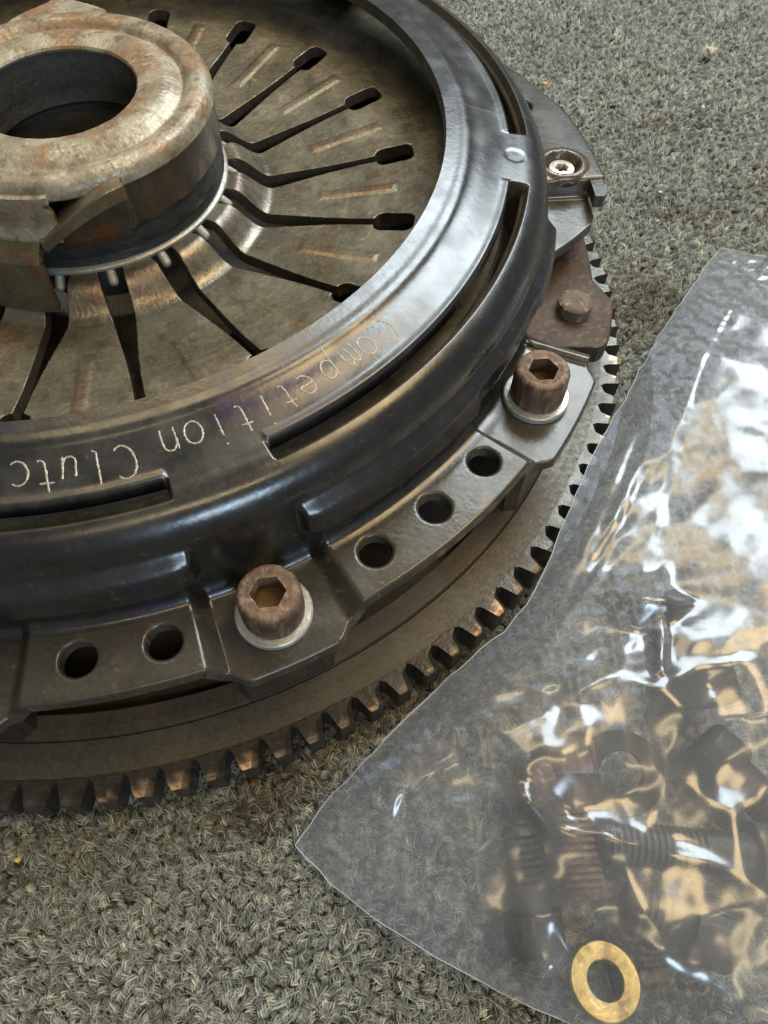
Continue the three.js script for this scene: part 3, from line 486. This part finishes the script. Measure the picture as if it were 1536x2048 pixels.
// ---- diaphragm spring: an outer ring and eighteen fingers
{
  const SL = [-95.4, -76, -55.2, -35.3, -15.4, 4.2, 23.8, 42.7, 61.7, 81.5, 101.5, 121.8, 142.2, 162.6, 183, 203.5, 224, 244.3];
  const H = (r) => { const a = 31.5 + (r - 42.7) * 0.142, b = 37.4 - 0.06 * (37 - r) ** 2 * (r < 37 ? 0.25 : 0); return r > 44.5 ? a : lerp(b, a, ss(35.6, 44.5, r)); };
  const spring = group('diaphragm_spring', new THREE.Vector3(), { label: 'rust stained steel diaphragm spring' }, clutch);
  const sdf = (t, r) => { // >0 in metal
    let b = 1e9; const deg = t * 180 / Math.PI;
    for (const s of SL) { let d = deg - s; d -= 360 * Math.round(d / 360); if (Math.abs(d) > 12) continue; const y = R(d) * r;
      const w = r < 72 ? lerp(2.75, 1.05, ss(36, 66, r)) : -1, slot = r < 73 ? Math.abs(y) - w : 9;
      const ex = Math.max(0, Math.abs(r - 75.6) - 2.6), ey = Math.max(0, Math.abs(y) - 0.9), oval = Math.hypot(ex, ey) - 2.2; b = Math.min(b, slot, oval); }
    return b;
  };
  const pos = (mid) => (t, r) => { const x = R(((t - mid) * 180 / Math.PI)) * r; let z = H(r); const e = Math.max(Math.abs(x) - 1.2, Math.abs(r - 65.4) - 9.2); z += 0.26 * ss(0.8, -0.6, e); return polar(t, r, z); };
  const col = (mid) => (t, r, P, N, side) => {
    const n = nz(P, 10, 4, 4), f = nz(P, 1.3, 3, 7), x = (t - mid) * r, rib = ss(0.5, -0.3, Math.max(Math.abs(x) - 1.2, Math.abs(r - 65.4) - 9.2));
    let c = mixc([0.205, 0.192, 0.148], [0.295, 0.278, 0.218], ss(0.25, 0.75, n)); c = mixc(c, [0.24, 0.135, 0.075], rib * (0.25 + 0.6 * hash(Math.round(mid * 50), 3, 1)) * ss(0.25, 0.6, nz(P, 4, 3, 9)));
    c = mixc(c, [0.17, 0.11, 0.085], 0.6 * ss(46, 40, r) * ss(0.35, 0.6, nz(P, 6, 3, 15)));
    c = mixc(c, [0.26, 0.15, 0.075], 0.35 * ss(0.60, 0.75, nz(P, 7, 4, 25))); { const w = vnoise(r * 2.6, t * 3, 4) * vnoise(r * 0.9, t * 8, 9); c = mixc(c, [0.42, 0.39, 0.31], 0.22 * ss(0.42, 0.6, w)); c = mixc(c, [0.12, 0.10, 0.075], 0.5 * ss(0.56, 0.7, nz(P, 2.2, 4, 61))); } if (f > 0.78) c = mixc(c, [0.5, 0.45, 0.36], 0.4);
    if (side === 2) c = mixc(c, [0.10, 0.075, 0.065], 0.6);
    return c.map((v) => v * (0.88 + 0.24 * f));
  };
  for (let i = 0; i < 18; i++) {
    const a = SL[i], b = i < 17 ? SL[i + 1] : SL[0] + 360, mid = R((a + b) / 2);
    put(sheet({ u: [R(a), R(b), 56], v: [30.5, 71, 78], origin: O, pos: pos(mid), mask: sdf, thick: 2.9, bevel: 0.14, color: col(mid), flip: true, rimV: true, rimU: false, uv: (t, r) => [t * 60 / 40, r / 40] }), M.steel, 'finger', spring);
    put(sheet({ u: [R(a), R(b), 56], v: [71, 101, 44], origin: O, pos: pos(mid), mask: sdf, thick: 2.9, bevel: 0.14, color: col(mid), flip: true, rimV: true, rimU: false, uv: (t, r) => [t * 60 / 40, r / 40] }), M.steel, 'ring_sector', spring);
  }

  // ---- release bearing
  const bearing = group('release_bearing', new THREE.Vector3(), { label: 'rusty release bearing in the middle of the spring' }, clutch);
  const crust = (P) => { const n = nz(P, 4.5, 5, 3), f = nz(P, 0.9, 3, 8), g = nz(P, 8, 4, 17), h = nz(P, 2.4, 4, 29); let c = mixc([0.355, 0.305, 0.225], [0.53, 0.48, 0.375], ss(0.3, 0.7, n)); c = mixc(c, [0.38, 0.21, 0.105], 0.7 * ss(0.5, 0.62, g + (f - 0.5) * 0.25)); c = mixc(c, [0.20, 0.14, 0.09], 0.75 * ss(0.54, 0.64, h) * ss(0.35, 0.6, f)); return mixc(c, [0.72, 0.66, 0.54], 0.55 * ss(0.56, 0.7, f) * ss(0.45, 0.6, n)); };
  const side = (P) => mixc(mixc([0.075, 0.062, 0.055], [0.13, 0.11, 0.09], nz(P, 6, 4, 2)), [0.2, 0.10, 0.055], 0.35 * ss(0.6, 0.72, nz(P, 7, 3, 51)));
  const B = BASE;
  put(turned([[18.4, 57.9 + B], [17.5, 58.1 + B], [17.35, 58.6 + B], [17.7, 59.1 + B], [19.5, 59.55 + B], [21.5, 59.8 + B], [23.4, 59.7 + B], [25.2, 59.1 + B], [26.3, 58.4 + B], [26.9, 58.05 + B], [27.3, 58.0 + B], [27.7, 58.3 + B], [28.3, 59.0 + B], [29.4, 59.5 + B], [31, 59.6 + B], [32.4, 59.2 + B], [33.2, 58.4 + B], [33.7, 57.3 + B], [33.8, 56.0 + B], [33.4, 55.5 + B]].reverse(), 360, { fine: 0.5, wob: 0.2, wobScale: 1.4, color: crust }), M.cap, 'cap', bearing);
  // skirt of the cap, deep on the left, notched over the sleeve's raised edge
  const skirtTo = (deg) => { const d = ((deg + 180 + 720) % 360) - 180; return d < -86.5 || d > 150 ? 47.5 : 55.5; };
  put(sheet({ u: [R(148), R(273.5), 120], v: [0, 10, 14], origin: O, pos: (t, s) => polar(t, 35.0 + 0.7 * ss(6, 10, s), 57.5 - s), mask: (t, s) => { const d = (273.5 - t * 180 / Math.PI) * 0.62; return s > 2 ? d - 0.5 * Math.max(0, 4 - s) : d; }, thick: 1.8, color: (t, s, P) => crust(P), flip: true, uv: (t, s) => [t, s / 40] }), M.cap, 'cap_skirt', bearing);
  // grey sleeve under the cap; its upper edge rises in an arc and stands proud
  const edge = (d) => d > -62 ? 57.8 : lerp(48.6, 57.8, Math.sin(clamp((d + 92) / 30) * Math.PI / 2));
  put(sheet({ u: [R(-98), R(150), 260], v: [43.5, 58.5, 30], origin: O, pos: (t, z) => polar(t, 33.3 + 1.2 * ss(-60.5, -62.5, t * 180 / Math.PI) - 0.9 * ss(46.5, 43.5, z), z + 0.0 * t), mask: (t, z) => Math.min(edge(t * 180 / Math.PI) - z, z - lerp(44.2, 46.2, ss(-60, -20, t * 180 / Math.PI))), thick: (t) => 2.0 + 1.9 * ss(-60.5, -62.5, t * 180 / Math.PI), bevel: 0.3, color: (t, z, P, N, s) => s === 2 ? mixc([0.26, 0.2, 0.13], [0.36, 0.28, 0.18], nz(P, 4, 3)) : mixc(side(P), [0.21, 0.085, 0.035], 0.85 * ss(0.42, 0.55, nz(P, 2.5, 3, 6)) * ss(5.5, 3, Math.hypot((t * 180 / Math.PI + 77) * 0.5, (z - 46.5) * 1.3))), uv: (t, z) => [t, z / 40] }), M.steel, 'sleeve', bearing);
  // thick strap end that curves down over the sleeve
  put(sheet({ u: [R(-95), R(-61.5), 110], v: [40, 60, 60], origin: O, pos: (t, z) => polar(t, 36.9, z), mask: (t, z) => { const d = t * 180 / Math.PI, e = edge(d) + 0.3; return Math.min(e - z, z - (e - 3.6 + 0.8 * ss(-70, -90, d)), (d + 93.4) * 0.62, (-62.2 - d) * 0.62) - 0.0; }, thick: 3.4, bevel: 0.45, color: (t, z, P, N, s) => mixc(mixc([0.20, 0.17, 0.12], [0.33, 0.275, 0.19], nz(P, 4, 3)), [0.32, 0.16, 0.07], 0.5 * ss(0.55, 0.7, nz(P, 3, 3, 8))), uv: (t, z) => [t, z / 40] }), M.steel, 'strap_end', bearing);
  // folded fork lugs
  for (const [a, b] of [[-150, -94], [60, 112]]) put(sheet({ u: [R(a), R(b), 60], v: [0, 17, 34], origin: O, pos: (t, s) => { const k = [[36, 48], [38.5, 47.4], [40.2, 45.8], [40.9, 43], [41.2, 39], [41.4, 35.8], [41.5, 34]]; const f = clamp(s / 17 * 6, 0, 5.999), i = Math.floor(f), q = f - i, e = q * q * (3 - 2 * q); return polar(t, lerp(k[i][0], k[i + 1][0], q), lerp(k[i][1], k[i + 1][1], q)); }, thick: 2.2, color: (t, s, P) => mixc(mixc([0.17, 0.15, 0.10], [0.26, 0.225, 0.15], nz(P, 5, 4, 4)), [0.25, 0.12, 0.06], 0.6 * ss(0.58, 0.7, nz(P, 4, 3, 14))), flip: true, uv: (t, s) => [t, s / 40] }), M.steel, 'fork_lug', bearing);
  // flat tab that runs out from the far rim
  put(sheet({ u: [R(78), R(118), 60], v: [33, 48, 40], origin: O, pos: (t, r) => polar(t, r, 58.6 - 0.10 * (r - 33)), mask: (t, r) => Math.min(47.5 - r, lerp(17, 2.6, ss(33.5, 44, r)) * 0.72 - Math.abs((t - R(97)) * r)), thick: 1.8, bevel: 0.2, flip: true, color: (t, r, P) => crust(P) }), M.cap, 'rim_tab', bearing);
  const blackC = (P) => mixc([0.012, 0.014, 0.016], [0.04, 0.042, 0.04], nz(P, 3, 3));
  put(turned([[30, 38.2 + B], [32.4, 38.2 + B], [33.1, 39.2 + B], [32.7, 40.6 + B], [33.1, 41.2 + B], [33.3, 42.8 + B], [32.8, 44.3 + B], [32.4, 46.5 + B]], 160, { color: blackC }), M.black, 'seal_ring', bearing);
  put(turned([[30, 36.9 + B], [33.2, 36.9 + B], [33.7, 37.3 + B], [33.7, 37.9 + B], [33.2, 38.3 + B], [30, 38.4 + B]], 160, { color: (P) => mixc([0.35, 0.34, 0.30], [0.6, 0.6, 0.55], nz(P, 5, 3, 3)) }), M.zinc, 'retaining_ring', bearing);
  for (const s of SL) { const g = new THREE.CapsuleGeometry(0.0011, 0.002, 6, 14); const cc = []; for (let i = 0; i < g.attributes.position.count; i++) cc.push(0.55, 0.52, 0.45); g.setAttribute('color', new THREE.Float32BufferAttribute(cc, 3)); g.rotateZ(Math.PI / 2 - 0.7); const m = put(g, M.zinc, 'retaining_tab', bearing); const t = R(s); m.position.copy(D(34.0 * Math.cos(t), 34.0 * Math.sin(t), 35.6 + B).divideScalar(1000)); m.rotation.y = t; }
  const boreC = (P) => mixc([0.10, 0.095, 0.08], [0.19, 0.18, 0.15], nz(P, 6, 4, 6));
  put(turned([[18.2, 58 + B], [18.8, 57.6 + B], [18.8, 50 + B], [19.6, 49 + B], [19.6, 45 + B], [22, 43 + B], [22, 20 + B]].reverse(), 120, { wob: 0.4, wobScale: 4, color: boreC }), M.rust, 'bore', bearing);
  put(turned([[0.1, 18 + B], [14, 18 + B], [15, 16 + B], [60, 15 + B]].reverse(), 90, { color: boreC }), M.rust, 'hub_face', clutch);
}

// ================================================================ zip bag and what is in it
const HARD = [];   // [a, b, radius] of everything in the bag, for the film to drape over
const ringHard = (c, r, k) => { for (let i = 0; i < 10; i++) { const a = i * Math.PI / 5, b = a + Math.PI / 5; HARD.push([[c[0] + r * Math.cos(a), c[1] + r * Math.sin(a), c[2]], [c[0] + r * Math.cos(b), c[1] + r * Math.sin(b), c[2]], k]); } };
// a cap screw lying along a direction; p0 = head end, axis points to the tip
function looseBolt(label, p, q, headR, headL, shankR, colr, mat, groupName) {
  const ax = nrm(sub(q, p)), L = Math.hypot(...sub(q, p));
  const g = group('loose_bolt', V(p[0], p[1], p[2]), { label, category: 'bolt', group: groupName });
  g.quaternion.setFromUnitVectors(new THREE.Vector3(0, 1, 0), D(...ax));
  const h = put(capHead(headR, headL, headR * 0.47, (P) => colr(P, 3)), mat, 'head', g); h.rotation.x = Math.PI; h.position.y = headL / 1000;
  const pr = [[shankR, headL - 0.2]]; const pitch = 1.25; let z = headL + (L - headL) * 0.3; pr.push([shankR, z]);
  while (z + pitch < L - 1) { pr.push([shankR, z + 0.25], [shankR - 0.55, z + 0.6], [shankR - 0.55, z + 0.7], [shankR, z + 1.05]); z += pitch; }
  pr.push([shankR - 0.2, L - 0.8], [shankR - 0.9, L], [0.01, L]);
  put(turned(pr, 40, { color: (P) => colr(P, 6) }), mat, 'shank', g);
  HARD.push([p, mad(p, ax, headL), headR], [mad(p, ax, headL), q, shankR]);
  return g;
}
const BG = 'loose bolts inside the clear bag';
looseBolt('black bolt lying nearest the bag mouth, threaded tip pointing away', [128.2, -130.5, 2], [128.2, -106, 3.5], 6.5, 8, 4, darkC, M.black, BG);
looseBolt('rusty threaded bolt lying across the left of the bag', [96.5, -134, 1.5], [95.5, -163, -1], 6.4, 8, 4.2, rustC, M.rust, BG);
looseBolt('short rusty bolt with its round head at the left fold of the bag', [86.5, -143.4, 5.5], [101, -141, -1], 4.2, 5, 3.2, rustC, M.rust, BG);
looseBolt('bolt with a knurled grey head at the right edge of the photo', [125, -137, 0], [139, -156, -1], 5.6, 8, 4, darkC, M.black, BG);
looseBolt('dark bolt lying below the short rusty bolt, along the left of the bag', [85.5, -171, -1.5], [84.9, -150, 2.5], 5.2, 7, 3.6, darkC, M.black, BG);
looseBolt('long dark bolt lying crosswise in the middle of the bag', [136, -160, 0], [99, -153.5, 0], 6, 8, 4, darkC, M.black, BG);
looseBolt('dark bolt lying beside the gold washer', [121, -172, -1], [103, -163.5, -2], 6, 8, 3.8, darkC, M.black, BG);
{
  const gold = (P) => mixc(mixc([0.62, 0.47, 0.19], [0.80, 0.64, 0.30], nz(P, 3, 4, 3)), [0.25, 0.16, 0.06], 0.7 * ss(0.56, 0.7, nz(P, 2, 4, 13)));
  const brass = M.zinc.clone(); brass.metalness = 0.75; brass.roughness = 0.42;
  const g = new THREE.Mesh(washerGeo(3.2, 6.4, 1.6, gold), brass); add(g, 'loose_washer', scene); g.position.copy(V(96.8, -176.2, -4.5)); g.rotation.set(-0.138, 0, -0.09);
  g.userData = { label: 'gold coloured washer at the bottom of the clear bag', category: 'washer' }; ringHard([96.8, -176.2, -2.5], 4.8, 1.0);
  const w2 = new THREE.Mesh(washerGeo(4.2, 8.2, 2.2, (P) => darkC(P, 2)), M.steel); add(w2, 'loose_washer', scene); w2.position.copy(V(107.5, -141.5, -1)); w2.rotation.set(0.3, 0, 0.15);
  w2.userData = { label: 'dark steel washer beside the rusty threaded bolt', category: 'washer' }; ringHard([107.5, -141.5, 0.4], 6.2, 1.1);
}
{
  const OUT = [[42.1, -148.7, -7], [47.3, -142.6, -7], [53.7, -137.3, -6], [64.9, -127.8, -4], [78.5, -118.3, 0.8], [89, -111.5, 2], [97.1, -102.6, 3], [103.8, -91.9, 3], [111.3, -79, 3], [121.4, -63, 2], [135.1, -44.6, 0], [147.2, -27.5, -4], [158.1, -12.6, -6], [170.6, 2.3, -6.5], [180.4, 12.9, -6.5], [200, 5, -6.5], [246, -16, -7], [236, -60, -7], [205, -120, -7], [160, -185, -7], [128, -216, -7], [104, -189.5, -7], [90.1, -182.1, -7], [78.4, -176.4, -7], [70, -171.4, -7], [58.4, -163.9, -7], [48.6, -156.3, -7]];
  { const q = []; for (let i = 0; i < OUT.length; i++) { const a = OUT[i], b = OUT[(i + 1) % OUT.length], n = Math.max(1, Math.round(Math.hypot(b[0] - a[0], b[1] - a[1]) / 3.5)); for (let k = 0; k < n; k++) { const t = k / n, P = [lerp(a[0], b[0], t), lerp(a[1], b[1], t), lerp(a[2], b[2], t)], w = k ? 1 : 0.3; q.push([P[0] + w * 1.1 * (vnoise(P[0] / 5, P[1] / 5, 2) - 0.5), P[1] + w * 1.1 * (vnoise(P[0] / 5, P[1] / 5, 9) - 0.5), P[2]]); } } OUT.length = 0; OUT.push(...q); }
  const edgeD = (x, y) => { let d = 1e9, inside = false, zw = 0, ws = 0; for (let i = 0, j = OUT.length - 1; i < OUT.length; j = i++) { const a = OUT[j], b = OUT[i], dx = b[0] - a[0], dy = b[1] - a[1], t = clamp(((x - a[0]) * dx + (y - a[1]) * dy) / (dx * dx + dy * dy)), q = Math.hypot(x - a[0] - dx * t, y - a[1] - dy * t); if (q < d) d = q; const w = 1 / (q * q + 1) ** 2; zw += w * lerp(a[2], b[2], t); ws += w; if (a[1] > y !== b[1] > y && x < dx * (y - a[1]) / dy + a[0]) inside = !inside; } return [inside ? d : -d, zw / ws]; };
  const RIDGE = [
    [[[81, -160, 1], [82.3, -153.7, 7], [83, -149.6, 12], [85.2, -147.6, 14], [88.4, -150.6, 13], [91.7, -152.4, 12], [104.9, -156.3, 11.5], [114.9, -159.4, 11], [123.5, -165.5, 10], [140, -172, 7]], 0.7],
    [[[140, -50, 3.5], [132.7, -59.1, 5.5], [120.1, -78.1, 7], [112.3, -90.9, 7], [105.7, -101.1, 6], [98, -113, 4]], 0.7],
    [[[140, -58, 4], [134.7, -65.5, 6], [124.6, -77.7, 8], [117, -89.2, 8.5], [109.8, -97.7, 7], [104, -108, 6], [96, -118, 6], [85, -128, 5]], 0.8],
    [[[143, -26, -2], [148.6, -34.2, 3.5], [153.4, -46.1, 6.5], [159.5, -51.6, 7], [164.1, -60.9, 6], [185, -80, 2]], 0.8],
    [[[125.3, -102.2, 10], [119.1, -109.2, 14], [115.2, -112.4, 16.5], [119.6, -112.8, 16.5], [126.8, -112.7, 13], [140, -112, 10]], 1.0],
    [[[119.1, -109.2, 14], [117, -120, 15], [114.5, -126.8, 16]], 1.2],
    [[[150, -70, 7], [148, -90, 11], [140, -112, 10], [150, -130, 7]], 0.6],
    [[[69, -170, -5.5], [75, -162, -1], [82, -160, 1]], 0.9],
    [[[100, -146, 9], [110, -141, 11], [119, -146, 10.5], [124, -152, 9]], 1.0],
    [[[96, -166, 5], [103, -164, 6], [112, -170, 4], [120, -168, 4]], 0.9],
    [[[88, -141, 12], [93, -147, 11], [97, -153, 10.5]], 1.3],
  ];
  const segD = (x, y, a, b) => { const dx = b[0] - a[0], dy = b[1] - a[1], l = dx * dx + dy * dy || 1, t = clamp(((x - a[0]) * dx + (y - a[1]) * dy) / l); return [Math.hypot(x - a[0] - dx * t, y - a[1] - dy * t), lerp(a[2], b[2], t)]; };
  const smax = (a, b, k) => { const h = Math.max(k - Math.abs(a - b), 0) / k; return Math.max(a, b) + h * h * k * 0.25; };
  const worley = (x, y, s, k) => { const X = x / s, Y = y / s, i = Math.floor(X), j = Math.floor(Y); let m = 9; for (let a = -1; a < 2; a++) for (let b = -1; b < 2; b++) m = Math.min(m, Math.hypot(i + a + hash(i + a, j + b, k) - X, j + b + hash(i + a, j + b, k + 1) - Y)); return m * s; };
  const ridged = (x, y, s, o) => { let v = 0, a = 0.5; for (let k = 0; k < o; k++) { v += a * (1 - Math.abs(2 * vnoise(x / s + k * 9.7, y / s + k * 5.1, k * 3.3) - 1)) ** 2; a *= 0.5; s *= 0.47; } return v; };
  // the filled part: a plateau held up by what is inside, whose brim is a crease running in from the left corner and up to the mouth
  const BRIM = [[59.5, -163.7, -6], [59.8, -152, -1], [63.1, -143.4, 4], [73, -138.3, 7.5], [82.6, -135.2, 11], [88, -134, 12.5], [97.4, -130.5, 13], [107.1, -126.5, 13.5], [114, -117, 12], [120, -107, 10], [129, -85, 9.5], [138, -66, 11.5], [148, -49, 13.5], [162, -30, 12], [176, -14, 4]];
  const brim = (x, y) => { let best = 1e9, side = 0, zw = 0, ws = 0; for (let i = 0; i + 1 < BRIM.length; i++) { const a = BRIM[i], b = BRIM[i + 1], [q, h] = segD(x, y, a, b); if (q < best) { best = q; side = (b[0] - a[0]) * (y - a[1]) - (b[1] - a[1]) * (x - a[0]) > 0 ? 1 : -1; } const w = 1 / (q + 0.4) ** 2.5; zw += w * h; ws += w; } return [-side * best, zw / ws]; };
  const top = (x, y) => {
    const [d, ez] = edgeD(x, y); const r = Math.hypot(x, y); let z; const [u, zr] = brim(x, y), dd = Math.max(0, d);
    if (u < 0) z = lerp(ez, zr, Math.pow(dd / (dd - u + 1e-6), 0.9)) + 0.4 * Math.min(1, dd / 2);
    else { const far = Math.min(1, dd / 16); z = lerp(ez + Math.min(2, dd * 0.5), zr + 0.31 * 42 * Math.tanh(u / 42) * ss(-140, -105, y) + 5 * (1 - Math.exp(-0.2 * u / 5)) * (1 - ss(-140, -105, y)) - 4 * ss(-125, -150, y) * ss(4, 20, u), ss(0, 1, far)); }
    for (const [L, sl] of RIDGE) { let best = -1e9; for (let i = 0; i + 1 < L.length; i++) { const [q, h] = segD(x, y, L[i], L[i + 1]); best = Math.max(best, h - sl * q * (1 - 0.18 * Math.min(1, q / 14))); } z = smax(z, best, 1.3); }
    for (const [a, b, rad] of HARD) { const [q, h] = segD(x, y, a, b); const e = q < rad ? Math.sqrt(rad * rad - q * q) : -(q - rad) * 0.9; z = smax(z, h + e + 0.7, 1.2); }
    const inner = ss(0, 7, d);
    const low = ss(-112, -132, y);
    const gx = x * 0.83 - y * 0.55, gy = x * 0.55 + y * 0.83;   // folds run along the bag's long side
    z += inner * (lerp(0.55, 1.7, low) * (ridged(x + 13 + 0.25 * y, y * 0.8, lerp(24, 17, low), 2) - 0.35) + lerp(0.07, 0.2, low) * worley(x, y, 15, 3) + lerp(0.045, 0.10, low) * worley(gx * 1.2, gy * 0.7, 6, 8) + 0.02 * worley(x, y, 2.6, 5));
    { const al = x * 0.656 + y * 0.755, ac = -x * 0.755 + y * 0.656; z += ss(0.5, 4, d) * ss(0.5, -3, u) * (1.0 * (ridged(al / 4, ac * 1.1, 6.5, 2) - 0.35) + 0.10 * worley(al / 2.2, ac, 3.4, 12)); }
    z += (1 - inner) * 0.25 * (vnoise(x / 3, y / 3, 1) - 0.5);
    // zip: low parallel ribs near the mouth
    const zx = 0.42 * (x - 180.4) + 0.905 * (y - 12.9), m = -zx; if (m < 26) z += 0.6 * Math.max(0, Math.cos(m * 1.15)) * ss(26, 22, m) * inner;
    // never below the gear it overhangs
    z = Math.max(z, 1.0 - 0.9 * Math.max(0, r - 140.5), -7);
    return z;
  };
  const bottom = (x, y) => Math.max(-7.6, Math.min(0.45 - 0.9 * Math.max(0, Math.hypot(x, y) - 140.5), edgeD(x, y)[1] - 0.6));
  const bag = group('clear_bag', V(140, -100, -7), { label: 'clear plastic zip bag of loose bolts overlapping the gear teeth on the right', category: 'bag' });
  const U = [40, 215, 350], W = [-200, 15, 430], o = [140, -100, -7], white = () => [1, 1, 1], mask = (x, y) => edgeD(x, y)[0];
  const film = M.film;
  // heights on a 0.5 mm grid, softened so that folds have the radius of real film
  const GX = 351, GY = 431; let HG = new Float32Array(GX * GY);
  for (let j = 0; j < GY; j++) for (let i = 0; i < GX; i++) HG[j * GX + i] = top(40 + i * 0.5, -200 + j * 0.5);
  for (let pass = 0; pass < 3; pass++) for (const st of [1, GX]) { const q = HG.slice(); for (let k = GX; k < GX * (GY - 1); k++) q[k] = (HG[k - st] + 2 * HG[k] + HG[k + st]) / 4; HG = q; }
  const film3 = (x, y) => { const a = clamp((x - 40) * 2, 0, GX - 1.001), b = clamp((y + 200) * 2, 0, GY - 1.001), i = a | 0, j = b | 0, p = a - i, q = b - j, k = j * GX + i; return lerp(lerp(HG[k], HG[k + 1], p), lerp(HG[k + GX], HG[k + GX + 1], p), q); };
  put(sheet({ u: U, v: W, origin: o, pos: (x, y) => [x, y, film3(x, y)], mask, back: false, bevel: 0, color: white }), film, 'upper_film', bag);
  put(sheet({ u: [40, 215, 240], v: [-200, 15, 290], origin: o, pos: (x, y) => [x, y, bottom(x, y) - 0.35 + 0.7 * vnoise(x / 2.4, y / 2.4, 7) * ss(0, 5, edgeD(x, y)[0])], mask, back: false, bevel: 0, color: white }), M.filmUnder, 'lower_film', bag);
  const rim = OUT.map((p) => V(p[0], p[1], p[2] + 0.3).sub(V(...o)));
  const seam = new THREE.TubeGeometry(new THREE.CatmullRomCurve3(rim, true, 'catmullrom', 0.1), 700, 0.00012, 6, true);
  add(new THREE.Mesh(seam, new THREE.MeshPhysicalMaterial({ color: new THREE.Color(0.85, 0.86, 0.88), transmission: 0.6, thickness: 0, roughness: 0.3 })), 'seam', bag);
}

// ================================================================ crumbs on the carpet
{
  const crumb = (label, x, y, s, c, name = 'crumb', flat = 0.6) => {
    const g = new THREE.IcosahedronGeometry(s / 1000, 2), p = g.attributes.position; const cc = [];
    for (let i = 0; i < p.count; i++) { const k = 1 + 0.7 * (fbm(p.getX(i) * 1400 / s + x, p.getY(i) * 1400 / s, p.getZ(i) * 1400 / s + y, 3) - 0.5); p.setXYZ(i, p.getX(i) * k * 1.3, p.getY(i) * k * flat, p.getZ(i) * k); cc.push(...c); }
    g.computeVertexNormals(); g.setAttribute('color', new THREE.Float32BufferAttribute(cc, 3));
    const m = new THREE.Mesh(g, new THREE.MeshStandardMaterial({ vertexColors: true, roughness: 0.9 })); add(m, name, scene); m.position.copy(V(x, y, -BASE + 4.2)); m.userData = { label, category: name };
  };
  crumb('tiny yellow crumb on the carpet at the lower left', -12.4, -146.6, 0.5, [0.75, 0.55, 0.08]);
  crumb('orange crumb by the far flange of the clutch', 143.6, 109.8, 0.8, [0.62, 0.36, 0.12]);
  crumb('black crumb on the carpet beside the far flange', 165.6, 92.8, 0.9, [0.01, 0.01, 0.01]);
  crumb('small white speck on the carpet between clutch and bag', 169.8, 43.4, 0.5, [0.75, 0.75, 0.7], 'speck');
  crumb('cream speck on the carpet right of the flange screw', 199.1, 90.2, 0.7, [0.6, 0.58, 0.45], 'speck');
}

renderer.render(scene, camera);
